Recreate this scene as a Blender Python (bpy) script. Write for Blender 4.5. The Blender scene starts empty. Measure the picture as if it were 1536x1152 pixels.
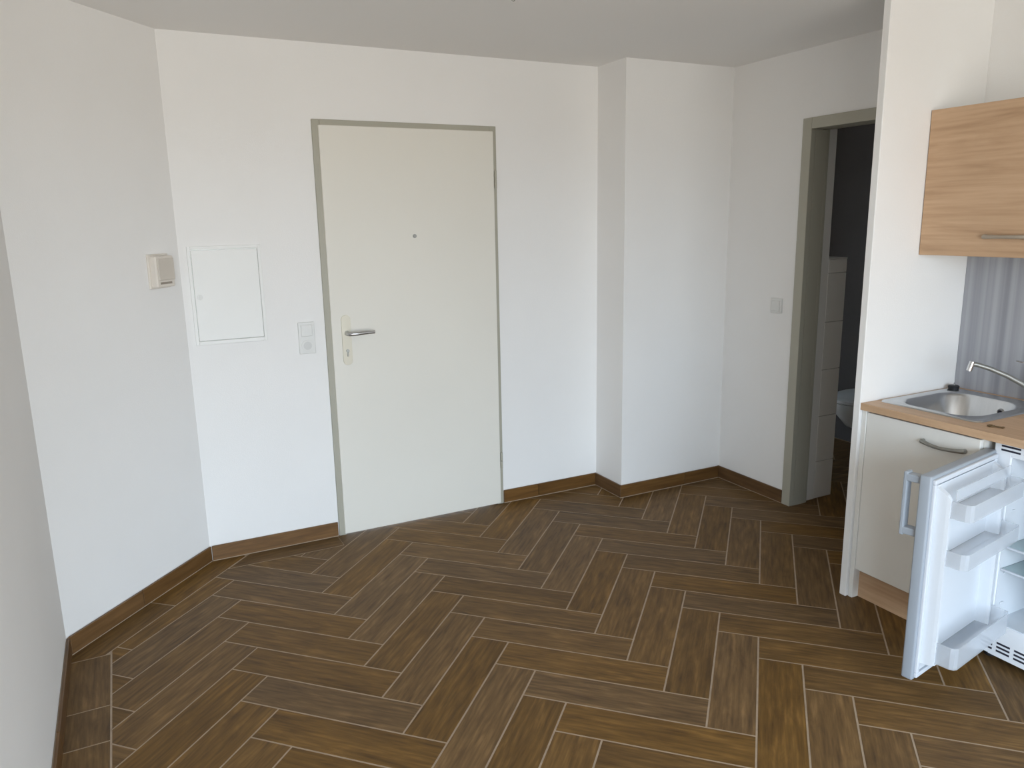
import bpy, bmesh, math, random
from mathutils import Vector, Matrix
random.seed(7)
SC = bpy.context.scene
COL = SC.collection
PI = math.pi

# ------------------------------------------------------------------ camera
cam_d = bpy.data.cameras.new('camera')
cam_d.sensor_width = 36.0
cam_d.lens = 1150.33 / 1536 * 36.0
cam_d.clip_start = 0.02
cam = bpy.data.objects.new('camera', cam_d)
COL.objects.link(cam)
yaw, pitch, roll = 0.4681, 0.2092, -0.0186
cy, sy, cp, sp = math.cos(yaw), math.sin(yaw), math.cos(pitch), math.sin(pitch)
fw = Vector((sy*cp, cy*cp, -sp)); rt = Vector((cy, -sy, 0)); up = rt.cross(fw)
r2 = math.cos(roll)*rt + math.sin(roll)*up
u2 = -math.sin(roll)*rt + math.cos(roll)*up
mw = Matrix((r2, u2, -fw)).transposed().to_4x4()
mw.translation = Vector((0, 0, 1.5846))
cam.matrix_world = mw
SC.camera = cam

# ------------------------------------------------------------------ world: overcast sky over plain ground
W = bpy.data.worlds.new('sky'); SC.world = W
W.use_nodes = True
nt = W.node_tree; nt.nodes.clear()
wo = nt.nodes.new('ShaderNodeOutputWorld'); bg = nt.nodes.new('ShaderNodeBackground')
tc = nt.nodes.new('ShaderNodeTexCoord'); sep = nt.nodes.new('ShaderNodeSeparateXYZ')
rmp = nt.nodes.new('ShaderNodeValToRGB'); mp = nt.nodes.new('ShaderNodeMapRange')
nt.links.new(tc.outputs['Generated'], sep.inputs[0]); nt.links.new(sep.outputs['Z'], mp.inputs['Value'])
mp.inputs['From Min'].default_value = -1; mp.inputs['From Max'].default_value = 1
nt.links.new(mp.outputs[0], rmp.inputs[0]); nt.links.new(rmp.outputs[0], bg.inputs[0]); nt.links.new(bg.outputs[0], wo.inputs[0])
e = rmp.color_ramp.elements
e[0].position = 0.49; e[0].color = (0.46, 0.45, 0.425, 1)
e[1].position = 0.52; e[1].color = (0.73, 0.865, 1.0, 1)
e2 = rmp.color_ramp.elements.new(0.9); e2.color = (0.66, 0.83, 1.0, 1)
bg.inputs[1].default_value = 13.3

# window behind the camera: a light portal in the opening (it only guides sampling of the sky)
WX0, WX1, WZ0, WZ1, WY = -1.25, 2.00, 0.10, 2.20, -1.75
XFL, YRT = -2.60, 1.70      # unseen widening to the left, added for the light: far left wall, wall return
pd = bpy.data.lights.new('window_daylight', 'AREA'); pd.shape = 'RECTANGLE'
pd.size = WX1-WX0; pd.size_y = WZ1-WZ0; pd.cycles.is_portal = True
po = bpy.data.objects.new('window_daylight', pd); COL.objects.link(po)
po.location = ((WX0+WX1)/2, WY-0.05, (WZ0+WZ1)/2); po.rotation_euler = (PI/2, 0, 0)

SC.view_settings.view_transform = 'Standard'
SC.view_settings.look = 'None'
SC.view_settings.gamma = 1.0
SC.view_settings.exposure = 0.0
SC.view_settings.use_curve_mapping = False
SC.cycles.max_bounces = 14; SC.cycles.diffuse_bounces = 8

# ------------------------------------------------------------------ materials
def mat(name, col, rough=0.6, metal=0.0, bump=0.0, bscale=200.0, var=0.0, vscale=3.0, spec=0.5, trans=0.0, ior=1.45, stretch=None):
    m = bpy.data.materials.new(name); m.use_nodes = True
    t = m.node_tree; b = t.nodes['Principled BSDF']
    b.inputs['Base Color'].default_value = (*col, 1); b.inputs['Roughness'].default_value = rough
    b.inputs['Metallic'].default_value = metal; b.inputs['Specular IOR Level'].default_value = spec
    b.inputs['Transmission Weight'].default_value = trans; b.inputs['IOR'].default_value = ior
    c = t.nodes.new('ShaderNodeTexCoord')
    src = c.outputs['Object']
    if stretch:
        mpn = t.nodes.new('ShaderNodeMapping'); mpn.inputs['Scale'].default_value = stretch
        t.links.new(src, mpn.inputs[0]); src = mpn.outputs[0]
    if var > 0:
        n = t.nodes.new('ShaderNodeTexNoise'); n.inputs['Scale'].default_value = vscale; n.inputs['Detail'].default_value = 4
        t.links.new(src, n.inputs['Vector'])
        r = t.nodes.new('ShaderNodeValToRGB')
        r.color_ramp.elements[0].position = 0.3; r.color_ramp.elements[1].position = 0.7
        r.color_ramp.elements[0].color = (*[max(0, x*(1-var)) for x in col], 1)
        r.color_ramp.elements[1].color = (*[min(1, x*(1+var)) for x in col], 1)
        t.links.new(n.outputs['Fac'], r.inputs[0]); t.links.new(r.outputs[0], b.inputs['Base Color'])
    if bump > 0:
        n2 = t.nodes.new('ShaderNodeTexNoise'); n2.inputs['Scale'].default_value = bscale; n2.inputs['Detail'].default_value = 3
        t.links.new(src, n2.inputs['Vector'])
        bp = t.nodes.new('ShaderNodeBump'); bp.inputs['Strength'].default_value = bump; bp.inputs['Distance'].default_value = 0.002
        t.links.new(n2.outputs['Fac'], bp.inputs['Height']); t.links.new(bp.outputs[0], b.inputs['Normal'])
    return m

def wood(name, stops, lscale, wscale, rough, randomise=True, axis='X', bump=0.15, fig=0.5):
    """procedural timber: long grain along local `axis`, object-random offset and tone"""
    m = bpy.data.materials.new(name); m.use_nodes = True
    t = m.node_tree; b = t.nodes['Principled BSDF']; b.inputs['Roughness'].default_value = rough
    c = t.nodes.new('ShaderNodeTexCoord'); oi = t.nodes.new('ShaderNodeObjectInfo')
    off = t.nodes.new('ShaderNodeVectorMath'); off.operation = 'SCALE'; off.inputs[0].default_value = (37.0, 53.0, 71.0)
    add = t.nodes.new('ShaderNodeVectorMath'); add.operation = 'ADD'
    t.links.new(oi.outputs['Random'], off.inputs['Scale']); t.links.new(c.outputs['Object'], add.inputs[0])
    if randomise: t.links.new(off.outputs[0], add.inputs[1])
    sc = {'X': (lscale, wscale, wscale), 'Y': (wscale, lscale, wscale)}[axis]
    mp1 = t.nodes.new('ShaderNodeMapping'); mp1.inputs['Scale'].default_value = sc
    t.links.new(add.outputs[0], mp1.inputs[0])
    n1 = t.nodes.new('ShaderNodeTexNoise'); n1.inputs['Scale'].default_value = 1.0; n1.inputs['Detail'].default_value = 7
    n1.inputs['Roughness'].default_value = 0.62; n1.inputs['Distortion'].default_value = 0.9
    t.links.new(mp1.outputs[0], n1.inputs['Vector'])
    mp2 = t.nodes.new('ShaderNodeMapping'); mp2.inputs['Scale'].default_value = tuple(x*4.2 if x == wscale else x*1.6 for x in sc)
    t.links.new(add.outputs[0], mp2.inputs[0])
    n2 = t.nodes.new('ShaderNodeTexNoise'); n2.inputs['Scale'].default_value = 1.0; n2.inputs['Detail'].default_value = 4
    t.links.new(mp2.outputs[0], n2.inputs['Vector'])
    mx = t.nodes.new('ShaderNodeMix'); mx.data_type = 'FLOAT'; mx.inputs[0].default_value = 1-fig
    t.links.new(n1.outputs['Fac'], mx.inputs[2]); t.links.new(n2.outputs['Fac'], mx.inputs[3])
    r = t.nodes.new('ShaderNodeValToRGB')
    els = r.color_ramp.elements
    els[0].position, els[0].color = stops[0][0], (*stops[0][1], 1)
    els[1].position, els[1].color = stops[-1][0], (*stops[-1][1], 1)
    for p_, c_ in stops[1:-1]:
        x = els.new(p_); x.color = (*c_, 1)
    t.links.new(mx.outputs[0], r.inputs[0])
    hsv = t.nodes.new('ShaderNodeHueSaturation')
    t.links.new(r.outputs[0], hsv.inputs['Color'])
    if randomise:
        mr = t.nodes.new('ShaderNodeMapRange'); mr.inputs['To Min'].default_value = 0.88; mr.inputs['To Max'].default_value = 1.12
        t.links.new(oi.outputs['Random'], mr.inputs['Value']); t.links.new(mr.outputs[0], hsv.inputs['Value'])
        mlt = t.nodes.new('ShaderNodeMath'); mlt.operation = 'MULTIPLY'; mlt.inputs[1].default_value = 7.31
        frc = t.nodes.new('ShaderNodeMath'); frc.operation = 'FRACT'
        t.links.new(oi.outputs['Random'], mlt.inputs[0]); t.links.new(mlt.outputs[0], frc.inputs[0])
        mr2 = t.nodes.new('ShaderNodeMapRange'); mr2.inputs['To Min'].default_value = 1.0; mr2.inputs['To Max'].default_value = 1.2
        t.links.new(frc.outputs[0], mr2.inputs['Value']); t.links.new(mr2.outputs[0], hsv.inputs['Saturation'])
    t.links.new(hsv.outputs[0], b.inputs['Base Color'])
    bp = t.nodes.new('ShaderNodeBump'); bp.inputs['Strength'].default_value = bump; bp.inputs['Distance'].default_value = 0.001
    t.links.new(mx.outputs[0], bp.inputs['Height']); t.links.new(bp.outputs[0], b.inputs['Normal'])
    return m

M = {}
M['paint'] = mat('white_wall_paint', (0.82, 0.81, 0.795), 0.9, bump=0.25, bscale=260, var=0.015, vscale=2.0, spec=0.2)
M['ceil'] = mat('ceiling_paint', (0.83, 0.82, 0.805), 0.95, bump=0.2, bscale=200, spec=0.1)
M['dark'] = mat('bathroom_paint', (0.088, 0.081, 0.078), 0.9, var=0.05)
M['grout'] = mat('grout', (0.37, 0.285, 0.205), 0.9, bump=0.3, bscale=500, var=0.12, vscale=30)
M['tile'] = wood('wood_look_tile', [(0.32, (0.062, 0.034, 0.014)), (0.44, (0.108, 0.062, 0.025)), (0.55, (0.148, 0.087, 0.036)), (0.68, (0.235, 0.138, 0.060))], 4.5, 20, 0.6)
M['tile'].node_tree.nodes['Principled BSDF'].inputs['Specular IOR Level'].default_value = 0.35
M['skirt'] = wood('wood_look_skirting', [(0.30, (0.070, 0.035, 0.013)), (0.5, (0.125, 0.066, 0.027)), (0.72, (0.19, 0.105, 0.045))], 3.2, 17, 0.45)
M['oak'] = wood('light_oak_laminate', [(0.28, (0.36, 0.225, 0.125)), (0.45, (0.50, 0.325, 0.195)), (0.58, (0.575, 0.385, 0.24)), (0.74, (0.62, 0.44, 0.28))], 1.6, 16, 0.5, randomise=False, axis='Y', bump=0.05, fig=0.6)
M['frame'] = mat('greige_door_frame_lacquer', (0.385, 0.37, 0.305), 0.45, var=0.02)
M['leaf'] = mat('cream_door_lacquer', (0.745, 0.72, 0.655), 0.5, var=0.015, vscale=1.5)
M['white'] = mat('white_laminate', (0.80, 0.79, 0.75), 0.45, var=0.01)
M['plastic'] = mat('white_switch_plastic', (0.70, 0.70, 0.68), 0.35, var=0.01)
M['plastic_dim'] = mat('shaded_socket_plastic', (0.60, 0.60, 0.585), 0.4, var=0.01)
M['beige'] = mat('aged_beige_plastic', (0.70, 0.65, 0.585), 0.5, var=0.03, vscale=8)
M['beige_dark'] = mat('aged_beige_cover_plastic', (0.60, 0.55, 0.485), 0.5, var=0.03, vscale=8)
M['panel'] = mat('white_enamel', (0.80, 0.80, 0.78), 0.5, var=0.01)
M['champ'] = mat('champagne_aluminium', (0.58, 0.545, 0.455), 0.45, metal=0.35, var=0.03)
M['alu'] = mat('satin_aluminium', (0.50, 0.50, 0.50), 0.32, metal=1.0, var=0.03, vscale=20)
M['chrome'] = mat('chrome', (0.72, 0.73, 0.75), 0.12, metal=1.0, var=0.01)
M['steel'] = mat('brushed_stainless_steel', (0.58, 0.585, 0.59), 0.27, metal=1.0, var=0.05, vscale=6, stretch=(1, 14, 1))
M['nickel'] = mat('dull_nickel', (0.34, 0.34, 0.32), 0.4, metal=0.8, var=0.04)
M['handle_b'] = mat('brushed_taupe_metal', (0.42, 0.36, 0.29), 0.5, metal=0.5, var=0.04)
M['slot_b'] = mat('shaded_taupe_plastic', (0.30, 0.26, 0.215), 0.6, var=0.03)
M['black'] = mat('black_rubber', (0.012, 0.012, 0.014), 0.55, var=0.1, vscale=40)
M['brass'] = mat('dull_brass', (0.14, 0.09, 0.04), 0.5, metal=0.4, var=0.1, vscale=60)
M['fridge'] = mat('white_fridge_enamel', (0.80, 0.83, 0.87), 0.35, var=0.01)
M['liner'] = mat('white_fridge_liner', (0.655, 0.69, 0.735), 0.5, var=0.01)
M['bin'] = mat('frosted_shelf_plastic', (0.66, 0.70, 0.75), 0.35, var=0.02)
M['shell'] = mat('silver_grey_door_shell', (0.33, 0.365, 0.41), 0.4, var=0.01)
M['gasket'] = mat('grey_gasket', (0.60, 0.63, 0.68), 0.6, var=0.03)
M['slot'] = mat('dark_slot', (0.02, 0.02, 0.035), 0.8, var=0.1)
M['ceramic'] = mat('white_ceramic', (0.58, 0.58, 0.56), 0.25, var=0.01)
M['wtile'] = mat('white_wall_tile', (0.78, 0.77, 0.74), 0.25, var=0.01)
M['joint'] = mat('grey_tile_joint', (0.42, 0.41, 0.39), 0.9, var=0.05, vscale=40)
# glass shelf: tinted edge
M['glass'] = mat('shelf_glass', (0.72, 0.85, 0.86), 0.08, trans=0.9, ior=1.45, var=0.01)
# splashback with vertical stripes printed in two greys
def stripes():
    m = bpy.data.materials.new('striped_grey_laminate'); m.use_nodes = True
    t = m.node_tree; b = t.nodes['Principled BSDF']; b.inputs['Roughness'].default_value = 0.38
    c = t.nodes.new('ShaderNodeTexCoord'); mpn = t.nodes.new('ShaderNodeMapping'); mpn.inputs['Scale'].default_value = (0, 26, 0.05)
    n = t.nodes.new('ShaderNodeTexNoise'); n.inputs['Scale'].default_value = 1.0; n.inputs['Detail'].default_value = 3
    r = t.nodes.new('ShaderNodeValToRGB')
    r.color_ramp.elements[0].position = 0.32; r.color_ramp.elements[0].color = (0.235, 0.24, 0.265, 1)
    r.color_ramp.elements[1].position = 0.68; r.color_ramp.elements[1].color = (0.40, 0.405, 0.43, 1)
    t.links.new(c.outputs['Object'], mpn.inputs[0]); t.links.new(mpn.outputs[0], n.inputs['Vector'])
    t.links.new(n.outputs['Fac'], r.inputs[0]); t.links.new(r.outputs[0], b.inputs['Base Color'])
    return m
M['stripe'] = stripes()
M['bin'].node_tree.nodes['Principled BSDF'].inputs['Alpha'].default_value = 0.36

# ------------------------------------------------------------------ helpers
def obj(name, bm, m, parent=None, loc=None, smooth=False):
    """link bmesh (world or parent-local coords) as ONE mesh object; loc = origin taken off the verts"""
    bmesh.ops.recalc_face_normals(bm, faces=bm.faces)
    if loc is not None:
        bmesh.ops.translate(bm, verts=bm.verts, vec=-Vector(loc))
    me = bpy.data.meshes.new(name); bm.to_mesh(me); bm.free()
    if smooth:
        for p in me.polygons: p.use_smooth = True
        try: me.set_sharp_from_angle(angle=math.radians(35))
        except Exception: pass
    me.materials.append(m)
    o = bpy.data.objects.new(name, me); COL.objects.link(o)
    if loc is not None: o.location = loc
    if parent is not None: o.parent = parent
    return o
def thing(name, label, cat, loc=(0, 0, 0), rotz=0.0, group=None):
    o = bpy.data.objects.new(name, None); COL.objects.link(o)
    o.empty_display_size = 0.05
    o.location = loc; o.rotation_euler = (0, 0, rotz); o['label'] = label; o['category'] = cat
    if group: o['group'] = group
    return o
def tag(o, label, cat):
    o['label'] = label; o['category'] = cat; return o
def struct(o):
    o['kind'] = 'structure'; return o
def box(bm, x0, x1, y0, y1, z0, z1, bev=0.0, seg=2):
    r = bmesh.ops.create_cube(bm, size=1.0, matrix=Matrix.Translation(((x0+x1)/2, (y0+y1)/2, (z0+z1)/2)) @ Matrix.Diagonal((abs(x1-x0), abs(y1-y0), abs(z1-z0), 1)))
    if bev > 0:
        es = set()
        for v in r['verts']: es.update(v.link_edges)
        bmesh.ops.bevel(bm, geom=list(es), offset=bev, segments=seg, affect='EDGES', profile=0.5, clamp_overlap=True)
    return bm
def cyl(bm, p0, p1, r, r1=None, seg=20):
    p0, p1 = Vector(p0), Vector(p1); d = p1-p0
    q = Vector((0, 0, 1)).rotation_difference(d.normalized()).to_matrix().to_4x4()
    bmesh.ops.create_cone(bm, cap_ends=True, segments=seg, radius1=r, radius2=r if r1 is None else r1, depth=d.length,
                          matrix=Matrix.Translation((p0+p1)/2) @ q)
    return bm
def tube(bm, pts, rads, seg=12, flat=1.0):
    pts = [Vector(p) for p in pts]
    if not hasattr(rads, '__len__'): rads = [rads]*len(pts)
    rings = []; prev = None
    for i, p in enumerate(pts):
        t = (pts[min(i+1, len(pts)-1)] - pts[max(i-1, 0)]).normalized()
        if prev is None:
            a = Vector((0, 0, 1)) if abs(t.z) < 0.9 else Vector((1, 0, 0))
            n = (a - t*a.dot(t)).normalized()
        else: n = (prev - t*prev.dot(t)).normalized()
        prev = n; b = t.cross(n)
        rings.append([bm.verts.new(p + rads[i]*(math.cos(2*PI*k/seg)*n*flat + math.sin(2*PI*k/seg)*b)) for k in range(seg)])
    for a, b in zip(rings, rings[1:]):
        for k in range(seg): bm.faces.new((a[k], a[(k+1) % seg], b[(k+1) % seg], b[k]))
    bm.faces.new(rings[0]); bm.faces.new(rings[-1][::-1])
    return bm
def prism(bm, poly, z0, z1):
    a = [bm.verts.new((x, y, z0)) for x, y in poly]; b = [bm.verts.new((x, y, z1)) for x, y in poly]
    bm.faces.new(a[::-1]); bm.faces.new(b); n = len(poly)
    for k in range(n): bm.faces.new((a[k], a[(k+1) % n], b[(k+1) % n], b[k]))
    return bm
def rrect(cx, cy, w, h, r, n=6):
    """rounded rectangle outline; r may be 4 radii (++ , -+, --, +-)"""
    rs = r if hasattr(r, '__len__') else [r]*4
    out = []
    for (sx, sy_, a0), rr in zip(((1, 1, 0), (-1, 1, 90), (-1, -1, 180), (1, -1, 270)), rs):
        for k in range(n+1):
            a = math.radians(a0 + 90*k/n)
            out.append((cx + sx*(w/2-rr) + rr*math.cos(a), cy + sy_*(h/2-rr) + rr*math.sin(a)))
    return out
def loft(bm, rings, cap0=True, cap1=True):
    vs = [[bm.verts.new(p) for p in ring] for ring in rings]
    for a, b in zip(vs, vs[1:]):
        n = len(a)
        for k in range(n): bm.faces.new((a[k], a[(k+1) % n], b[(k+1) % n], b[k]))
    if cap0: bm.faces.new(vs[0][::-1])
    if cap1: bm.faces.new(vs[-1])
    return bm
def B(): return bmesh.new()

# ------------------------------------------------------------------ room numbers
XL, YA = -0.328, 3.1255            # left wall plane, its corner with the angled wall
XB, Y0 = 0.248, 3.760              # corner angled wall / entrance wall
XC, YD = 2.465, 3.494              # projecting chimney corner
XE = 3.199                         # right wall plane
H = 2.403
AD = Vector((XB-XL, Y0-YA)); AL = AD.length; AD.normalize(); AN = Vector((AD.y, -AD.x))   # along / inward normal
YP0, YP1 = 2.040, 2.0727           # thin partition beside the kitchenette
XP = 2.598
D1 = (0.876, 1.828, 2.067)         # entrance door outer frame
D2 = (2.115, 2.967, 2.067)         # bathroom door outer frame (y)
T = 0.11

# ------------------------------------------------------------------ walls, ceiling
struct(obj('wall_left', prism(B(), [(XL-T, YRT+T), (XL-T, YRT), (XL, YRT), (XL, YA), (XL-T, YA+0.05)], 0, H), M['paint']))
struct(obj('wall_unseen_return', box(B(), XFL, XL-T, YRT, YRT+T, 0, H), M['paint']))  # unseen return wall, part of the widening added to let in more light
struct(obj('wall_unseen_left', box(B(), XFL-T, XFL, WY-T, YRT+T, 0, H), M['paint']))  # unseen side wall closing the room part added for the light
a0 = Vector((XL, YA)); b0 = Vector((XB, Y0))
o1 = a0 - AN*T; o2 = b0 - AN*T
struct(obj('wall_angled', prism(B(), [tuple(a0), tuple(b0), (XB-0.02, Y0+T), tuple(o2), tuple(o1), (XL-T, YA+0.05)], 0, H), M['paint']))
bm = B()
box(bm, XB-0.02, D1[0]+0.012, Y0, Y0+T, 0, H); box(bm, D1[1]-0.012, XC+0.02, Y0, Y0+T, 0, H); box(bm, D1[0]+0.012, D1[1]-0.012, Y0, Y0+T, D1[2]-0.012, H)
struct(obj('wall_far', bm, M['paint']))
struct(obj('wall_projection', box(B(), XC, XE+T, YD, Y0+T, 0, H), M['paint']))
bm = B()
box(bm, XE, XE+T, WY-T, D2[0]+0.03, 0, H); box(bm, XE, XE+T, D2[1]-0.03, YD, 0, H); box(bm, XE, XE+T, D2[0]+0.03, D2[1]-0.03, D2[2]-0.03, H)
struct(obj('wall_right', bm, M['paint']))
struct(obj('wall_partition', box(B(), XP, XE, YP0, YP1, 0, H, 0.003, 1), M['paint']))
bm = B()
box(bm, XFL, WX0, WY-T, WY, 0, H); box(bm, WX1, XE, WY-T, WY, 0, H); box(bm, WX0, WX1, WY-T, WY, 0, WZ0); box(bm, WX0, WX1, WY-T, WY, WZ1, H)
struct(obj('wall_back', bm, M['paint']))
bm = B()
for x0, x1, z0, z1 in ((WX0, WX0+0.06, WZ0, WZ1), (WX1-0.06, WX1, WZ0, WZ1), (-0.08, -0.02, WZ0+0.06, WZ1-0.06), (WX0+0.06, WX1-0.06, WZ0, WZ0+0.06), (WX0+0.06, WX1-0.06, WZ1-0.06, WZ1)):
    box(bm, x0, x1, WY-0.09, WY-0.03, z0, z1)
struct(obj('window_1', bm, M['white']))
struct(obj('ceiling', box(B(), XFL-T, 4.75, WY-T, 4.1, H, H+0.1), M['ceil']))
# bathroom shell behind the right wall
BX, BYL, BYR = 4.52, 3.95, 1.75
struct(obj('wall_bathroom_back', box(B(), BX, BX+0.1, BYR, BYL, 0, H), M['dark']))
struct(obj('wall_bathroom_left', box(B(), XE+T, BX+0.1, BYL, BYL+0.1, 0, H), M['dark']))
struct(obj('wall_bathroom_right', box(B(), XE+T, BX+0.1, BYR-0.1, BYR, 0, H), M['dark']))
# short full-height stub and half-height tiled wall just inside the bathroom
struct(obj('wall_stub', box(B(), 3.333, 3.395, 2.93, 3.06, 0, H), M['wtile']))
hw = struct(obj('wall_half_height', box(B(), 3.396, 3.532, 2.936, 3.05, 0.0, 1.352), M['joint']))
zz = [0.0, 0.22, 0.485, 0.75, 1.015, 1.28, 1.358]
for k in range(len(zz)-1):
    obj('tile', box(B(), 3.398, 3.537, 2.930, 2.936, zz[k]+0.0015, zz[k+1]-0.0015, 0.001, 1), M['wtile'], hw)
obj('cap_tile', box(B(), 3.396, 3.539, 2.930, 3.055, 1.352, 1.360, 0.001, 1), M['wtile'], hw)

# ------------------------------------------------------------------ floor with herringbone tiles
floor = struct(obj('floor', box(B(), XFL-T, BX+0.1, WY-T, BYL+0.1, -0.10, -0.0010), M['grout']))
TW, TL_, S = 0.1525, 0.61, 0.1525*math.sqrt(2)
TX, TY = 1.074, 2.7321
G = 0.0031       # half joint
def clip(poly, n, d):
    """keep points with n.p >= d"""
    out = []
    for i in range(len(poly)):
        p, q = poly[i], poly[(i+1) % len(poly)]
        a, b = n[0]*p[0]+n[1]*p[1]-d, n[0]*q[0]+n[1]*q[1]-d
        if a >= 0: out.append(p)
        if (a >= 0) != (b >= 0):
            t = a/(a-b); out.append((p[0]+t*(q[0]-p[0]), p[1]+t*(q[1]-p[1])))
    return out
def area(poly): return abs(sum(poly[i][0]*poly[(i+1) % len(poly)][1]-poly[(i+1) % len(poly)][0]*poly[i][1] for i in range(len(poly))))/2
an = (AN.x, AN.y); ad = AN.dot(a0)
BAND = 0.137
LB = -0.183                         # right edge of the left border row
regions = [
    [(1, 0, XFL), (-1, 0, -(LB+G)), (0, 1, WY), (0, -1, -(YRT-G))],
    [(1, 0, LB+G), (0, 1, WY), (-1, 0, -(XE-0.001)), (0, -1, -(YD-0.001)), (*an, ad+BAND)],
    [(0, 1, YD-0.001), (0, -1, -3.621), (-1, 0, -(XC-0.001)), (*an, ad+BAND)],
    [(0, 1, 3.621), (0, -1, -(Y0-0.001)), (1, 0, 0.866), (-1, 0, -(XC-0.001))],
    [(1, 0, XE-0.001), (-1, 0, -(XE+T)), (0, 1, D2[0]+0.06), (0, -1, -(D2[1]-0.06))],
    [(1, 0, XE+T), (-1, 0, -4.50), (0, 1, BYR+0.3), (0, -1, -(BYL-0.01))],
]
ZT, ZB = 0.0, -0.0009
far_bm = B()
count = 0
def local_prism(bm, poly, org, ca, sa):
    q = [((x-org[0])*ca+(y-org[1])*sa, -(x-org[0])*sa+(y-org[1])*ca) for x, y in poly]
    prism(bm, q, ZB, ZT)
proto = None
s2 = math.sqrt(0.5)
d1 = Vector((s2, -s2)); d2 = Vector((s2, s2))     # tile axes on the floor
for n in range(-7, 6):
    for k in range(-24, 44):
        # inner corner of each zig-zag step; one tile runs along d1 from it, its partner along d2 upwards
        for typ in (0, 1):
            P0 = Vector((TX + n*4*S, TY - k*S))
            if typ == 0:  org, ax, ay = P0, d1, d2              # occupies +d1 (length) x +d2 (width)
            else:         org, ax, ay = P0 + d2*TW, -d2, -d1    # partner, running along -d2
            c4 = [org + ax*G + ay*G, org + ax*(TL_-G) + ay*G, org + ax*(TL_-G) + ay*(TW-G), org + ax*G + ay*(TW-G)]
            poly = [tuple(p) for p in c4]
            cen = org + ax*TL_/2 + ay*TW/2
            if cen.x < -3 or cen.x > 5 or cen.y < WY-0.6 or cen.y > 4.6: continue
            pieces = []
            for reg in regions:
                q = poly
                for hx in reg:
                    q = clip(q, hx[:2], hx[2])
                    if len(q) < 3: break
                if len(q) >= 3 and area(q) > 2e-4: pieces.append(q)
            if not pieces: continue
            tot = sum(area(q) for q in pieces)
            hidden = cen.y < 0.55 or cen.x < XL-0.1 or (cen.x > 3.55) or (cen.x > XP+0.35 and cen.y < YP0-0.2)
            if hidden or tot < 8e-4:
                for q in pieces: prism(far_bm, q, ZB, ZT)
                continue
            bm = B(); ca, sa = ax.x, ax.y
            if len(pieces) == 1 and abs(tot - (TL_-2*G)*(TW-2*G)) < 1e-5:
                # whole tile: share one mesh, with a worn bevel
                if proto is None:
                    box(bm, -TL_/2+G, TL_/2-G, -TW/2+G, TW/2-G, ZB, ZT, 0.0004, 1)
                    proto = obj('tile', bm, M['tile'], floor); t_ = proto
                else:
                    bm.free(); t_ = proto.copy(); COL.objects.link(t_)
            else:
                for q in pieces: local_prism(bm, q, cen, ca, sa)
                t_ = obj('tile', bm, M['tile'], floor)
            t_.location = (cen.x, cen.y, 0); t_.rotation_euler = (0, 0, math.atan2(sa, ca)); count += 1
fs = obj('tile_field', far_bm, M['tile'], floor); fs['kind'] = 'stuff'
# border row along the left wall
def border(poly, ang):
    cx = sum(p[0] for p in poly)/len(poly); cyy = sum(p[1] for p in poly)/len(poly)
    bm = B(); local_prism(bm, poly, (cx, cyy), math.cos(ang), math.sin(ang))
    t_ = obj('border_tile', bm, M['tile'], floor); t_.location = (cx, cyy, 0); t_.rotation_euler = (0, 0, ang)
yj = [3.063, 2.706, 2.498, 2.15, 1.80, YRT]
for k in range(len(yj)-1):
    border([(XL+0.001, yj[k+1]+G), (LB-G, yj[k+1]+G), (LB-G, yj[k]-G), (XL+0.001, yj[k]-G)], PI/2)
# border row along the angled wall and short strip left of the entrance
ang = math.atan2(AD.y, AD.x)
for s0, s1 in ((-0.3, 0.431), (0.431, 1.2)):
    pl_ = [a0+AD*(s0+G), a0+AD*(s1-G), a0+AD*(s1-G)+AN*(BAND-2*G), a0+AD*(s0+G)+AN*(BAND-2*G)]
    q = [tuple(p) for p in pl_]
    for hx in ((0, 1, 3.063+G), (1, 0, XL+0.001), (0, -1, -(Y0-0.001)), (-1, 0, -0.40)): q = clip(q, hx[:2], hx[2])
    border(q, ang)
q = [(0.15, 3.621+2*G), (0.864, 3.621+2*G), (0.864, Y0-0.001), (0.2, Y0-0.001)]
q = clip(q, an, ad+BAND+G)
border(q, 0)

# ------------------------------------------------------------------ skirting tiles
def skirting(name, p0, p1, joints, inset=0.0):
    p0, p1 = Vector(p0), Vector(p1); d = (p1-p0); L = d.length; d.normalize(); n = Vector((d.y, -d.x))
    an_ = math.atan2(d.y, d.x)
    bm = B(); box(bm, 0, L, -0.004, -0.0005, 0.0005, 0.072); box(bm, 0, L, -0.0115, -0.004, 0.0003, 0.0038)
    base = struct(obj(name, bm, M['grout'])); base.location = (p0.x, p0.y, 0); base.rotation_euler = (0, 0, an_)
    js = [0] + joints + [L]
    for a, b in zip(js, js[1:]):
        o = obj('skirting_tile', box(B(), -(b-a)/2+0.0015, (b-a)/2-0.0015, -0.0045, 0.0045, -0.036, 0.036, 0.001, 1), M['skirt'], base)
        o.location = ((a+b)/2, -0.0085, 0.040)
    return base
skirting('baseboard_left', (XL, YRT), (XL, YA-0.006), [0.20, 0.80])
skirting('baseboard_angled', tuple(a0+AD*0.006), tuple(b0-AD*0.004), [0.386])
skirting('baseboard_far_left', (XB+0.008, Y0), (D1[0]-0.004, Y0), [])
skirting('baseboard_far_right', (D1[1]+0.004, Y0), (XC-0.012, Y0), [0.225])
skirting('baseboard_projection_side', (XC, Y0), (XC, YD-0.012), [])
skirting('baseboard_projection_front', (XC-0.012, YD), (XE-0.012, YD), [0.47])
skirting('baseboard_right', (XE, YD), (XE, D2[1]+0.002), [])

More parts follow.
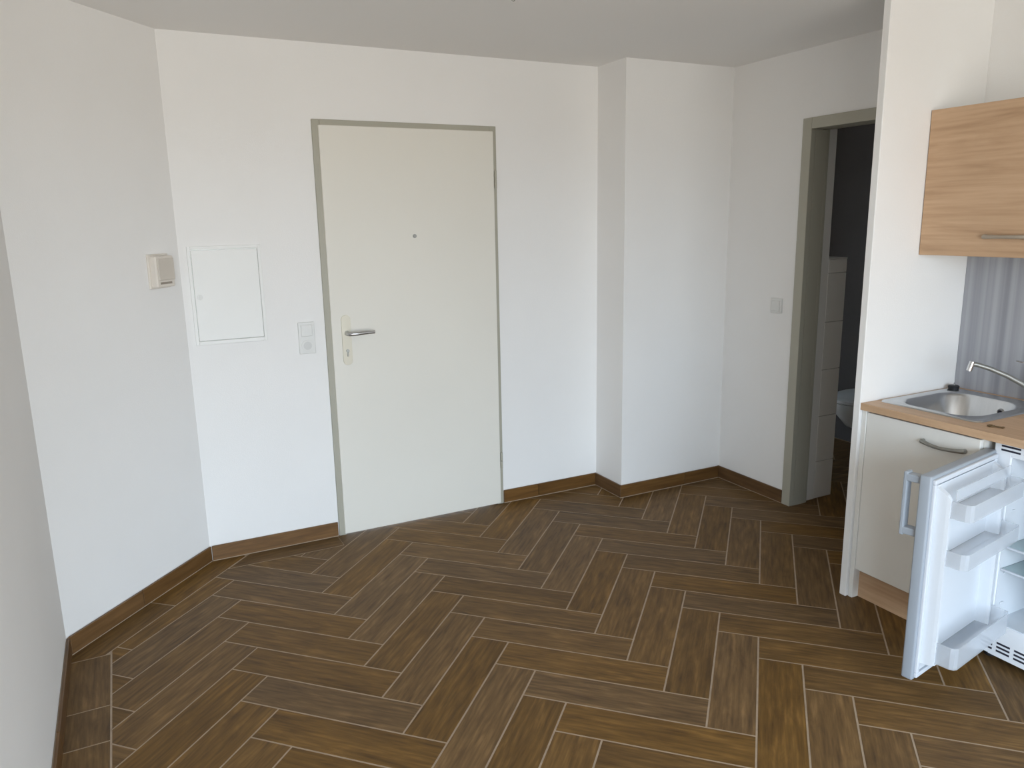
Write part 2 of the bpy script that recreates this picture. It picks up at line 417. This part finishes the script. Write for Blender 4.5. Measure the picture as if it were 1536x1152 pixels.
# ------------------------------------------------------------------ entrance door
door = bpy.data.objects.new('door_1', None); COL.objects.link(door); struct(door)
door.location = ((D1[0]+D1[1])/2, Y0, 0)
def par(o, root):            # o built in world coordinates: hang it under root keeping its place
    o.parent = root; o.matrix_parent_inverse = Matrix.Translation(-Vector(root.location)) if root.rotation_euler[2] == 0 else (Matrix.Translation(root.location) @ Matrix.Rotation(root.rotation_euler[2], 4, 'Z')).inverted()
    return o
def part(name, bm, m, root, smooth=False, loc=None):
    return par(obj(name, bm, m, None, loc, smooth), root)
bm = B()
fx0, fx1, fz = D1
box(bm, fx0, fx0+0.036, Y0-0.012, Y0+0.10, 0, fz, 0.003); box(bm, fx1-0.036, fx1, Y0-0.012, Y0+0.10, 0, fz, 0.003)
box(bm, fx0+0.036, fx1-0.036, Y0-0.012, Y0+0.10, fz-0.036, fz, 0.003)
par(obj('door_frame', bm, M['frame']), door)['label'] = 'greige steel door frame'
par(obj('door_leaf', box(B(), fx0+0.028, fx1-0.020, Y0-0.020, Y0+0.03, 0.008, fz-0.026, 0.003), M['leaf']), door)
YF = Y0-0.020
bm = B()
plate = rrect(0, 0, 0.046, 0.25, 0.021, 8)
prism(bm, [(x, y) for x, y in plate], 0, 0.007)
bmesh.ops.bevel(bm, geom=[e_ for e_ in bm.edges if all(v.co.z > 0.006 for v in e_.verts)], offset=0.0025, segments=2, affect='EDGES')
bmesh.ops.transform(bm, matrix=Matrix.Translation((0.975, YF, 1.021)) @ Matrix.Rotation(PI/2, 4, 'X'), verts=bm.verts)
pl_o = part('handle_plate', bm, M['champ'], door, True); pl_o['label'] = 'champagne coloured long handle plate'
bm = B()
tube(bm, [(0.977, YF-0.004, 1.056), (0.977, YF-0.030, 1.056), (0.980, YF-0.046, 1.056), (0.990, YF-0.053, 1.056), (1.02, YF-0.054, 1.056), (1.06, YF-0.053, 1.058), (1.105, YF-0.050, 1.058)],
     [0.013, 0.011, 0.0105, 0.010, 0.0095, 0.009, 0.008], 14, 1.0)
l_ = obj('lever', bm, M['alu'], None, None, True); l_.parent = pl_o; l_.matrix_parent_inverse = pl_o.matrix_parent_inverse.copy(); l_.matrix_parent_inverse = Matrix.Identity(4); l_['label'] = 'satin metal lever'
bm = B(); cyl(bm, (0.975, YF-0.006, 0.968), (0.975, YF-0.012, 0.968), 0.0085); box(bm, 0.9715, 0.9785, YF-0.012, YF-0.006, 0.940, 0.966, 0.002)
l_ = obj('lock_cylinder', bm, M['nickel']); l_.parent = pl_o
par(obj('peephole', cyl(cyl(B(), (1.355, YF+0.001, 1.52), (1.355, YF-0.003, 1.52), 0.010), (1.355, YF-0.003, 1.52), (1.355, YF-0.006, 1.52), 0.007, 0.006), M['nickel']), door)
for z in (1.80, 0.262):
    bm = B(); cyl(bm, (fx1-0.013, YF-0.004, z-0.045), (fx1-0.013, YF-0.004, z-0.002), 0.0065, seg=12); cyl(bm, (fx1-0.013, YF-0.004, z+0.002), (fx1-0.013, YF-0.004, z+0.045), 0.0065, seg=12)
    par(obj('hinge', bm, M['frame']), door)

# ------------------------------------------------------------------ bathroom door opening (frame only)
bath = bpy.data.objects.new('door_2', None); COL.objects.link(bath); struct(bath); bath.location = (XE, (D2[0]+D2[1])/2, 0)
bm = B()
y0_, y1_, fz = D2
for a, b in ((y1_-0.057, y1_), (y0_, y0_+0.057)):
    box(bm, XE-0.013, XE+0.02, a, b, 0, fz, 0.003)
    box(bm, XE+T-0.01, XE+T+0.012, a, b, 0, fz, 0.003)
    lo, hi = (y1_-0.057, y1_-0.04) if a > 2.5 else (y0_+0.04, y0_+0.057)
    box(bm, XE+0.02, XE+T-0.01, lo, hi, 0, fz-0.057)
box(bm, XE-0.013, XE+0.02, y0_+0.057, y1_-0.057, fz-0.055, fz, 0.003); box(bm, XE+T-0.01, XE+T+0.012, y0_+0.057, y1_-0.057, fz-0.055, fz, 0.003)
box(bm, XE+0.02, XE+T-0.01, y0_+0.057, y1_-0.057, fz-0.055, fz-0.04)
par(obj('door_frame', bm, M['frame']), bath)

# ------------------------------------------------------------------ flush distribution box
fb = thing('distribution_box', 'white recessed metal box with hinged cover on the wall left of the entrance door', 'electrical box', (0.441, Y0, 1.278))
bm = B(); w0, w1, q0, q1 = 0.282, 0.600, 1.052, 1.500
box(bm, w0, w0+0.014, Y0-0.008, Y0+0.002, q0, q1, 0.002); box(bm, w1-0.014, w1, Y0-0.008, Y0+0.002, q0, q1, 0.002)
box(bm, w0+0.014, w1-0.014, Y0-0.008, Y0+0.002, q1-0.014, q1, 0.002); box(bm, w0+0.014, w1-0.014, Y0-0.014, Y0+0.002, q0, q0+0.018, 0.003)
part('box_frame', bm, M['panel'], fb)
part('back_plate', box(B(), w0+0.014, w1-0.014, Y0-0.0015, Y0+0.002, q0+0.018, q1-0.014), M['nickel'], fb)
cv = part('cover', box(B(), w0+0.0165, w1-0.0165, Y0-0.010, Y0-0.0015, q0+0.0205, q1-0.0175, 0.002), M['panel'], fb)
bm = B(); cyl(bm, (w0+0.036, Y0-0.010, 1.272), (w0+0.036, Y0-0.0135, 1.272), 0.013); box(bm, w0+0.034, w0+0.038, Y0-0.0165, Y0-0.0135, 1.262, 1.282, 0.001)
l_ = obj('latch', bm, M['plastic']); l_.parent = cv

# ------------------------------------------------------------------ beige wall unit on the angled wall
ps = 0.715
pc = a0 + AD*ps
ic = thing('intercom', 'small beige plastic box on the angled wall left of the white metal panel', 'intercom', (pc.x, pc.y, 1.335), ang)
obj('housing', box(B(), -0.055, 0.055, -0.040, 0.0, 0.0, 0.132, 0.006), M['beige'], ic)
obj('back_plate', box(B(), -0.064, 0.060, -0.010, 0.0, -0.006, 0.140, 0.003), M['beige'], ic)
obj('cover', box(B(), -0.048, 0.050, -0.046, -0.040, 0.030, 0.122, 0.004), M['beige_dark'], ic)
obj('speech_slot', box(B(), -0.038, 0.032, -0.0415, -0.039, 0.013, 0.022), M['slot_b'], ic)

# ------------------------------------------------------------------ switch + socket
ss = thing('switch_socket', 'white double switch and socket plate beside the entrance door frame', 'socket', (0.783, Y0, 0.969))
part('cover_plate', box(B(), 0.744, 0.823, Y0-0.010, Y0, 0.969, 1.124, 0.003), M['plastic'], ss)
part('rocker', box(B(), 0.756, 0.811, Y0-0.015, Y0-0.009, 1.055, 1.112, 0.003), M['plastic'], ss)
bm = B(); prism(bm, [(0.0285*math.cos(2*PI*k/28), 0.0285*math.sin(2*PI*k/28)) for k in range(28)], 0, 0.004)
bmesh.ops.transform(bm, matrix=Matrix.Translation((0.7835, Y0-0.010, 1.009)) @ Matrix.Rotation(PI/2, 4, 'X'), verts=bm.verts)
so = part('socket_insert', bm, M['plastic'], ss)
bm = B(); prism(bm, [(0.0200*math.cos(2*PI*k/24), 0.0200*math.sin(2*PI*k/24)) for k in range(24)], 0, 0.0006)
bmesh.ops.transform(bm, matrix=Matrix.Translation((0.7835, Y0-0.0141, 1.009)) @ Matrix.Rotation(PI/2, 4, 'X'), verts=bm.verts)
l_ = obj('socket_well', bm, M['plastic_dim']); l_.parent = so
ls = thing('light_switch', 'single white light switch on the wall left of the bathroom doorway', 'switch', (XE, 3.088, 1.065))
part('cover_plate', box(B(), XE-0.010, XE, 3.048, 3.128, 1.065, 1.146, 0.003), M['plastic'], ls)
part('rocker', box(B(), XE-0.015, XE-0.009, 3.060, 3.116, 1.077, 1.134, 0.003), M['plastic'], ls)

# ------------------------------------------------------------------ ceiling cable outlet
hk = thing('ceiling_hook', 'small dark lamp hook under the ceiling above the room', 'hook', (1.41, 2.72, H))
part('rosette', cyl(B(), (1.41, 2.72, H), (1.41, 2.72, H-0.006), 0.014), M['nickel'], hk)
part('hook', tube(B(), [(1.41, 2.72, H-0.004)]+[(1.41+0.008*math.sin(a), 2.72, H-0.016+0.008*math.cos(a)) for a in [0, .8, 1.6, 2.4, 3.2, 4.0, 4.6]], 0.002, 8), M['nickel'], hk, True)

# ------------------------------------------------------------------ kitchenette
CT, CB = 0.845, 0.817
YK0, YK1 = 1.553, YP0-0.001          # base cabinet right / left
YR = 1.035                           # right end of the kitchenette
XW = XE-0.001
# base cabinet
bc = thing('base_cabinet', 'white kitchen base cabinet under the sink, left of the open refrigerator', 'cabinet', (2.92, (YK0+YK1)/2, 0))
bm = B()
box(bm, 2.637, XW, YK0, YK0+0.016, 0.129, CB-0.001); box(bm, 2.637, XW, YK1-0.016, YK1, 0.129, CB-0.001)
box(bm, 2.637, XW, YK0+0.016, YK1-0.016, 0.129, 0.145); box(bm, XW-0.008, XW, YK0+0.016, YK1-0.016, 0.145, CB-0.001); box(bm, 2.637, 2.70, YK0+0.016, YK1-0.016, CB-0.08, CB-0.06)
part('carcass', bm, M['white'], bc)
bm = B(); box(bm, 2.612, 2.650, YK1-0.020, YK1, 0.0, CB-0.001, 0.002)
part('filler_strip', bm, M['white'], bc)
dr = part('cabinet_door', box(B(), 2.616, 2.635, YK0+0.004, YK1-0.021, 0.131, 0.808, 0.003), M['white'], bc)
def bow_handle(xf, ya, yb, z, r=0.0072, drop=0.0):
    bm = B(); n = 9; pts = [(xf+0.002, ya, z)]
    for k in range(n):
        t = k/(n-1); pts.append((xf-0.010-0.020*math.sin(PI*t), ya+(yb-ya)*t, z-drop*math.sin(PI*t)))
    pts.append((xf+0.002, yb, z))
    tube(bm, pts, [r*1.3]+[r*(1.25-0.35*math.sin(PI*k/(n-1))) for k in range(n)]+[r*1.3], 10)
    return bm
l_ = obj('handle', bow_handle(2.616, 1.769, 1.609, 0.753, drop=0.004), M['nickel'], None, None, True); l_.parent = dr; l_['label'] = 'grey metal bow handle'
part('plinth', box(B(), 2.648, 2.664, YK0, YK1-0.001, 0.0, 0.1285), M['oak'], bc)['label'] = 'light oak plinth board'
# worktop
def plate_with_hole(x0, x1, y0, y1, hole, z0, z1):
    """flat board with a rounded hole: ring bridged to a matching outer outline"""
    n = len(hole); cx = sum(p[0] for p in hole)/n; cyy = sum(p[1] for p in hole)/n
    outer = []
    for hx, hy in hole:
        dx, dy = hx-cx, hy-cyy; t = 1e9
        if dx > 1e-9: t = min(t, (x1-cx)/dx)
        if dx < -1e-9: t = min(t, (x0-cx)/dx)
        if dy > 1e-9: t = min(t, (y1-cyy)/dy)
        if dy < -1e-9: t = min(t, (y0-cyy)/dy)
        outer.append((cx+dx*t, cyy+dy*t))
    for ccx, ccy in ((x0, y0), (x1, y0), (x1, y1), (x0, y1)):
        k = min(range(n), key=lambda i: (outer[i][0]-ccx)**2+(outer[i][1]-ccy)**2); outer[k] = (ccx, ccy)
    bm = B()
    ot = [bm.verts.new((x, y, z1)) for x, y in outer]; it = [bm.verts.new((x, y, z1)) for x, y in hole]
    ob = [bm.verts.new((x, y, z0)) for x, y in outer]; ib = [bm.verts.new((x, y, z0)) for x, y in hole]
    for k in range(n):
        j = (k+1) % n
        bm.faces.new((ot[k], ot[j], it[j], it[k])); bm.faces.new((ob[j], ob[k], ib[k], ib[j]))
        bm.faces.new((ob[k], ob[j], ot[j], ot[k])); bm.faces.new((ib[j], ib[k], it[k], it[j]))
    return bm
SX0, SX1, SY0, SY1 = 2.682, 3.150, 1.612, 2.022       # sink rim
SCX, SCY = (SX0+SX1)/2, (SY0+SY1)/2
bowl = (2.905, 1.825, 0.355, 0.305)                    # cx, cy, size x, size y
hole = rrect(bowl[0], bowl[1], bowl[2]+0.03, bowl[3]+0.03, 0.09, 8)
wt = obj('worktop', plate_with_hole(2.600, XW, YR, YP0-0.001, hole, CB, CT), M['oak'], None, (2.9, 1.54, CT))
tag(wt, 'light oak laminate worktop running right from the white partition above the open refrigerator', 'countertop')
# splashback
sb_ = obj('splashback', box(B(), XW-0.010, XW, YR, YP0-0.001, CT+0.0005, 1.4215), M['stripe'], None, (XW, 1.54, CT))
tag(sb_, 'grey vertically striped splashback panel behind the steel sink', 'splashback')
# sink
sk = thing('sink', 'stainless steel single bowl sink set into the oak worktop', 'sink', (SCX, SCY, CT))
rim_o = rrect(SCX, SCY, SX1-SX0, SY1-SY0, [0.03, 0.03, 0.03, 0.09], 8)
def shrink(poly, d, cx, cyy, w, h): return [(cx+(x-cx)*(1-2*d/w), cyy+(y-cyy)*(1-2*d/h)) for x, y in poly]
rim_o = rrect(SCX, SCY, SX1-SX0, SY1-SY0, [0.025, 0.025, 0.04, 0.06], 8)
b_in = lambda d, r: rrect(bowl[0], bowl[1], bowl[2]-2*d, bowl[3]-2*d, r, 8)
rings = [[(x, y, CT+0.0005) for x, y in rim_o],
         [(x, y, CT+0.005) for x, y in shrink(rim_o, 0.003, SCX, SCY, SX1-SX0, SY1-SY0)],
         [(x, y, CT+0.006) for x, y in shrink(rim_o, 0.010, SCX, SCY, SX1-SX0, SY1-SY0)],
         [(x, y, CT+0.0045) for x, y in shrink(rim_o, 0.018, SCX, SCY, SX1-SX0, SY1-SY0)],
         [(x, y, CT+0.0045) for x, y in b_in(-0.012, 0.095)],
         [(x, y, CT+0.001) for x, y in b_in(-0.004, 0.092)],
         [(x, y, CT-0.008) for x, y in b_in(0.002, 0.09)],
         [(x, y, CT-0.115) for x, y in b_in(0.020, 0.08)],
         [(x, y, CT-0.137) for x, y in b_in(0.030, 0.075)],
         [(x, y, CT-0.147) for x, y in b_in(0.055, 0.06)],
         [(x, y, CT-0.150) for x, y in b_in(0.09, 0.05)]]
part('basin', loft(B(), rings, cap0=False), M['steel'], sk, True)
dc = (bowl[0]+0.02, bowl[1])
bm = B(); cyl(bm, (*dc, CT-0.1505), (*dc, CT-0.147), 0.040, 0.037, 28)
st_ = part('strainer', bm, M['chrome'], sk, True)
bm = B()
for k in range(6): a = 2*PI*k/6; cyl(bm, (dc[0]+0.018*math.cos(a), dc[1]+0.018*math.sin(a), CT-0.148), (dc[0]+0.018*math.cos(a), dc[1]+0.018*math.sin(a), CT-0.1465), 0.005, seg=10)
l_ = obj('strainer_hole', bm, M['slot']); l_.parent = st_
bm = B(); ox = bowl[0]+bowl[2]/2-0.010
cyl(bm, (ox+0.004, bowl[1]-0.06, CT-0.040), (ox-0.004, bowl[1]-0.06, CT-0.041), 0.014, 0.012, 20)
ov = part('overflow', bm, M['chrome'], sk, True)
bm = B(); cyl(bm, (ox-0.003, bowl[1]-0.06, CT-0.041), (ox-0.005, bowl[1]-0.06, CT-0.041), 0.008, seg=16)
l_ = obj('overflow_hole', bm, M['slot']); l_.parent = ov
# rubber plug on the rim's back left corner
pgx, pgy, pgz = 3.118, 1.996, CT+0.0055
pg = thing('sink_plug', 'black rubber plug lying on the back left corner of the sink rim', 'plug', (pgx, pgy, pgz))
bm = B(); cyl(bm, (pgx, pgy, pgz), (pgx, pgy, pgz+0.012), 0.020, 0.0225, 24); cyl(bm, (pgx, pgy, pgz+0.012), (pgx, pgy, pgz+0.016), 0.0225, 0.019, 24)
part('stopper', bm, M['black'], pg, True)
bm = B()
tube(bm, [(pgx+0.006*math.cos(a), pgy, pgz+0.020+0.006*math.sin(a)) for a in [PI*1.3-2*PI*k/12*0.9 for k in range(12)]], 0.0012, 8)
part('ring', bm, M['chrome'], pg, True)
# tap
tx, ty = 3.112, 1.640
tp = thing('faucet', 'chrome mixer tap with a long rising spout behind the steel sink', 'faucet', (tx, ty, CT+0.0062))
bm = B(); z0 = CT+0.0062
cyl(bm, (tx, ty, z0), (tx, ty, z0+0.012), 0.026, 0.024, 28); cyl(bm, (tx, ty, z0+0.012), (tx, ty, z0+0.105), 0.020, 0.021, 28); cyl(bm, (tx, ty, z0+0.105), (tx, ty, z0+0.130), 0.021, 0.015, 28)
part('tap_body', bm, M['chrome'], tp, True)
tip = Vector((2.905, 1.800, 1.012)); ba = Vector((tx, ty, 0.888)); dv = tip-ba
sp_o = part('spout', tube(B(), [ba, ba+dv*0.25+Vector((0, 0, 0.012)), ba+dv*0.5+Vector((0, 0, 0.017)), ba+dv*0.75+Vector((0, 0, 0.014)), ba+dv*0.93+Vector((0, 0, 0.006)), tip], [0.012, 0.0105, 0.0095, 0.009, 0.009, 0.009], 14), M['nickel'], tp, True)
bm = B(); cyl(bm, tip+Vector((0.004, -0.003, 0.008)), tip+Vector((-0.004, 0.003, -0.028)), 0.0105, 0.0105, 18)
l_ = obj('aerator', bm, M['chrome'], None, None, True); l_.parent = sp_o; l_['label'] = 'bright downward outlet'
part('lever', tube(B(), [(tx, ty, z0+0.128), (tx-0.012, ty+0.014, z0+0.146), (tx-0.035, ty+0.045, z0+0.162), (tx-0.058, ty+0.078, z0+0.170)], [0.008, 0.0075, 0.006, 0.005], 12, 0.6), M['chrome'], tp, True)
# little key-like fitting lying on the worktop
ky = thing('cabinet_key', 'small brown metal fitting lying on the worktop in front of the sink', 'fitting', (2.686, 1.556, CT))
bm = B()
tube(bm, [(2.681+0.008*math.cos(2*PI*k/14), 1.566+0.010*math.sin(2*PI*k/14), CT+0.0035) for k in range(14)], 0.0028, 8)
part('ring', bm, M['brass'], ky, True)
bm = B(); tube(bm, [(2.684, 1.557, CT+0.003), (2.692, 1.530, CT+0.003)], 0.0026, 8); box(bm, 2.690, 2.701, 1.530, 1.538, CT+0.001, CT+0.005, 0.001)
part('shank', bm, M['brass'], ky)
# wall cabinet
XU, ZU0, ZU1 = 2.870, 1.422, 1.975
wc = thing('wall_cabinet', 'light oak wall cabinet hanging above the sink', 'cabinet', (3.03, (YR+YK1)/2, ZU0))
bm = B()
box(bm, XU+0.020, XW, YK1-0.016, YK1, ZU0, ZU1); box(bm, XU+0.020, XW, YR, YR+0.016, ZU0, ZU1); box(bm, XU+0.020, XW, YR+0.016, YK1-0.016, ZU0, ZU0+0.016); box(bm, XU+0.020, XW, YR+0.016, YK1-0.016, ZU1-0.016, ZU1)
box(bm, XW-0.006, XW, YR+0.016, YK1-0.016, ZU0+0.016, ZU1-0.016); box(bm, XU+0.020, XW, 1.529, 1.545, ZU0+0.016, ZU1-0.016)
part('carcass', bm, M['white'], wc)
for yl, yr in ((YK1-0.002, 1.538), (1.535, YR+0.001)):
    d_ = part('cabinet_door', box(B(), XU, XU+0.018, yr, yl, ZU0+0.001, ZU1-0.001, 0.0015, 1), M['oak'], wc, False, (XU, (yl+yr)/2, ZU0))
    yh = (yl-0.262, yl-0.422)
    l_ = obj('handle', bow_handle(XU, yh[0], yh[1], 1.497), M['handle_b'], None, None, True); l_.parent = d_; l_.location = -Vector((XU, (yl+yr)/2, ZU0)); l_['label'] = 'grey metal bow handle'

# ------------------------------------------------------------------ refrigerator, door open
FX, FY0, FY1, FZ0, FZ1 = 2.645, 1.045, 1.525, 0.030, 0.808
fr = thing('refrigerator', 'small white under-counter refrigerator standing with its door open', 'refrigerator', (2.9, (FY0+FY1)/2, 0))
IX, IY0, IY1, IZ0, IZ1 = 3.08, 1.105, 1.465, 0.155, 0.765
bm = B(); FB = XW-0.012
box(bm, FX, FB, FY0, IY0, FZ0, FZ1, 0.004); box(bm, FX, FB, IY1, FY1, FZ0, FZ1, 0.004)
box(bm, FX, FB, IY0, IY1, FZ0, IZ0); box(bm, FX, FB, IY0, IY1, IZ1, FZ1); box(bm, IX, FB, IY0, IY1, IZ0, IZ1)
part('body', bm, M['fridge'], fr)
bm = B(); t_ = 0.002
for args in ((FX+0.004, IX, IY0, IY0+t_, IZ0, IZ1), (FX+0.004, IX, IY1-t_, IY1, IZ0, IZ1), (FX+0.004, IX, IY0+t_, IY1-t_, IZ0, IZ0+t_), (FX+0.004, IX, IY0+t_, IY1-t_, IZ1-t_, IZ1), (IX-t_, IX, IY0+t_, IY1-t_, IZ0+t_, IZ1-t_)): box(bm, *args)
box(bm, IX-0.12, IX-t_, IY0+t_, IY1-t_, IZ0+t_, IZ0+0.12, 0.01)      # step over the compressor
part('liner', bm, M['liner'], fr)
for k in range(5):
    for ya, yb in ((IY1-0.007, IY1-t_), (IY0+t_, IY0+0.007)):
        part('shelf_runner', box(B(), FX+0.03, FX+0.05, ya, yb, 0.214+0.116*k, 0.222+0.116*k, 0.002), M['liner'], fr)
for z in (0.440, 0.354):
    gl = part('shelf', box(B(), FX+0.012, IX-0.03, IY0+0.003, IY1-0.003, z-0.002, z+0.002), M['glass'], fr)
    l_ = obj('shelf_edge', box(B(), FX+0.008, FX+0.014, IY0+0.003, IY1-0.003, z-0.0035, z+0.0035, 0.001), M['gasket']); l_.parent = gl
for k in range(6):
    y = FY1-0.024-k*0.0755
    bm = B()
    for z in (0.7985, 0.7845): box(bm, FX-0.0008, FX+0.004, y-0.064, y, z-0.0032, z+0.0032)
    part('top_vent', bm, M['slot'], fr)
for k in range(7):
    y = FY1-0.026-k*0.0605
    bm = B()
    for z in (0.083, 0.068, 0.053): box(bm, FX-0.0008, FX+0.004, y-0.046, y, z-0.0035, z+0.0035)
    part('bottom_vent', bm, M['slot'], fr)
for y in (FY0+0.04, FY1-0.04):
    for x in (FX+0.05, FB-0.05): part('foot', cyl(B(), (x, y, 0), (x, y, FZ0), 0.018, seg=14), M['black'], fr)
bm = B(); box(bm, FX-0.03, FX+0.06, FY1-0.035, FY1-0.004, 0.034, 0.060, 0.003); box(bm, FX-0.02, FX+0.01, FY1-0.030, FY1-0.010, 0.060, 0.075)
part('hinge', bm, M['gasket'], fr)
# door: local frame u (away from hinge), v (outward), z
hx, hy = 2.645, 1.515
dang = math.atan2(-0.165, -0.986)
DW, DT, DZ0, DZ1 = 0.467, 0.037, 0.075, 0.780
fd = obj('refrigerator_door', box(B(), 0, DW, -DT, 0, DZ0, DZ1, 0.006, 3), M['shell'], None, None, True)
# local +X = along the door, local -Y = outer face, local +Y = inner face
fd.parent = fr
fd.matrix_parent_inverse = Matrix.Translation(-Vector(fr.location))
fd.location = (hx, hy, 0); fd.rotation_euler = (0, 0, dang)
def dpart(name, bm, m, smooth=False): return obj(name, bm, m, fd, None, smooth)
bm = B(); g0, g1 = 0.010, 0.026
for args in ((g0, DW-g0, DZ0+g0, DZ0+g1), (g0, DW-g0, DZ1-g1, DZ1-g0), (g0, g1, DZ0+g1, DZ1-g1), (DW-g1, DW-g0, DZ0+g1, DZ1-g1)):
    box(bm, args[0], args[1], -0.001, 0.010, args[2], args[3], 0.003)
dpart('gasket', bm, M['gasket'])
bm = B()
box(bm, 0.030, DW-0.030, -0.001, 0.008, 0.110, DZ1-0.030)
def dike(ua, ub):   # tapered upright rail of the liner
    z0, z1 = 0.135, 0.735
    loft(bm, [[(ua, 0.004, z0), (ub, 0.004, z0), (ub, 0.004, z1+0.012), (ua, 0.004, z1+0.012)],
              [(ua+0.003, 0.040, z0+0.004), (ub-0.003, 0.040, z0+0.004), (ub-0.003, 0.040, z1-0.010), (ua+0.003, 0.040, z1-0.010)],
              [(ua+0.005, 0.050, z0+0.010), (ub-0.005, 0.050, z0+0.010), (ub-0.005, 0.050, z1-0.024), (ua+0.005, 0.050, z1-0.024)]])
dike(0.418, 0.442); dike(0.022, 0.046)
box(bm, 0.046, 0.418, 0.004, 0.045, 0.130, 0.150, 0.004)
dpart('inner_liner', bm, M['liner'])
def bin_(z0, z1, w1, u0=0.030, u1=0.432, lip=0.0):
    bm = B(); t_ = 0.003
    o_ = [(u0, 0.046), (u0, w1-0.018), (u0+0.006, w1-0.006), (u0+0.018, w1), (u1-0.018, w1), (u1-0.006, w1-0.006), (u1, w1-0.018), (u1, 0.046)]
    i_ = [(u0+t_, 0.046), (u0+t_, w1-0.019), (u0+0.008, w1-0.009), (u0+0.019, w1-t_), (u1-0.019, w1-t_), (u1-0.008, w1-0.009), (u1-t_, w1-0.019), (u1-t_, 0.046)]
    n = len(o_)
    ob = [bm.verts.new((x, y, z0)) for x, y in o_]; ot = [bm.verts.new((x, y, z1)) for x, y in o_]
    it = [bm.verts.new((x, y, z1)) for x, y in i_]; ib = [bm.verts.new((x, y, z0+t_)) for x, y in i_]
    for a, b in ((ob, ot), (ot, it), (it, ib)):
        for k in range(n-1): bm.faces.new((a[k], a[k+1], b[k+1], b[k]))
    bm.faces.new(ob[::-1]); bm.faces.new(ib)
    for k in (0, n-1): bm.faces.new((ob[k], ot[k], it[k], ib[k]))
    bm.faces.new((ob[0], ob[-1], ib[-1], ib[0]))
    box(bm, u0+t_, u1-t_, 0.008, 0.048, z0, z0+t_)     # bin floor reaches back to the liner
    return bm
dpart('door_bin', bin_(0.652, 0.708, 0.112), M['bin'])
dpart('bin_flap', box(B(), 0.034, 0.428, 0.060, 0.063, 0.709, 0.748, 0.001), M['bin'])
dpart('door_bin', bin_(0.492, 0.545, 0.112), M['bin'])
dpart('bottle_bin', bin_(0.150, 0.225, 0.112), M['bin'])
# D-shaped pull near the free edge, on the outer face
bm = B()
for za, zb in ((0.745, 0.770), (0.565, 0.590)): box(bm, DW-0.045, DW-0.012, -DT-0.048, -DT+0.001, za, zb, 0.004)
box(bm, DW-0.045, DW-0.012, -DT-0.056, -DT-0.042, 0.560, 0.776, 0.004)
dpart('handle', bm, M['shell'])['label'] = 'silver grey plastic bracket handle'

# ------------------------------------------------------------------ wall-hung toilet in the dark bathroom
TYC = 3.26
tl = thing('toilet', 'white toilet seen in the dark bathroom through the doorway', 'toilet', (BX, TYC, 0.2))
def egg(cx, cyy, l, w, z, n=24): return [(cx - l*(math.cos(2*PI*k/n))*0.5*(1.0 if math.cos(2*PI*k/n) > 0 else 0.9), cyy + w/2*math.sin(2*PI*k/n), z) for k in range(n)]
cxT = 4.235
bm = B(); loft(bm, [egg(cxT+0.09, TYC, 0.34, 0.20, 0.215), egg(cxT+0.05, TYC, 0.42, 0.27, 0.25), egg(cxT+0.01, TYC, 0.52, 0.345, 0.34), egg(cxT, TYC, 0.55, 0.365, 0.40), egg(cxT, TYC, 0.55, 0.365, 0.415)])
box(bm, 4.30, BX-0.001, TYC-0.11, TYC+0.11, 0.215, 0.405, 0.02)
part('bowl', bm, M['ceramic'], tl, True)
bm = B(); loft(bm, [egg(cxT, TYC, 0.54, 0.37, 0.417), egg(cxT, TYC, 0.555, 0.38, 0.424), egg(cxT, TYC, 0.555, 0.38, 0.440), egg(cxT, TYC, 0.53, 0.36, 0.448)])
part('seat_lid', bm, M['ceramic'], tl, True)
part('flush_plate', box(B(), BX-0.012, BX-0.001, TYC-0.12, TYC+0.12, 0.98, 1.14, 0.003), M['plastic'], tl)
print('floor tile objects', count)
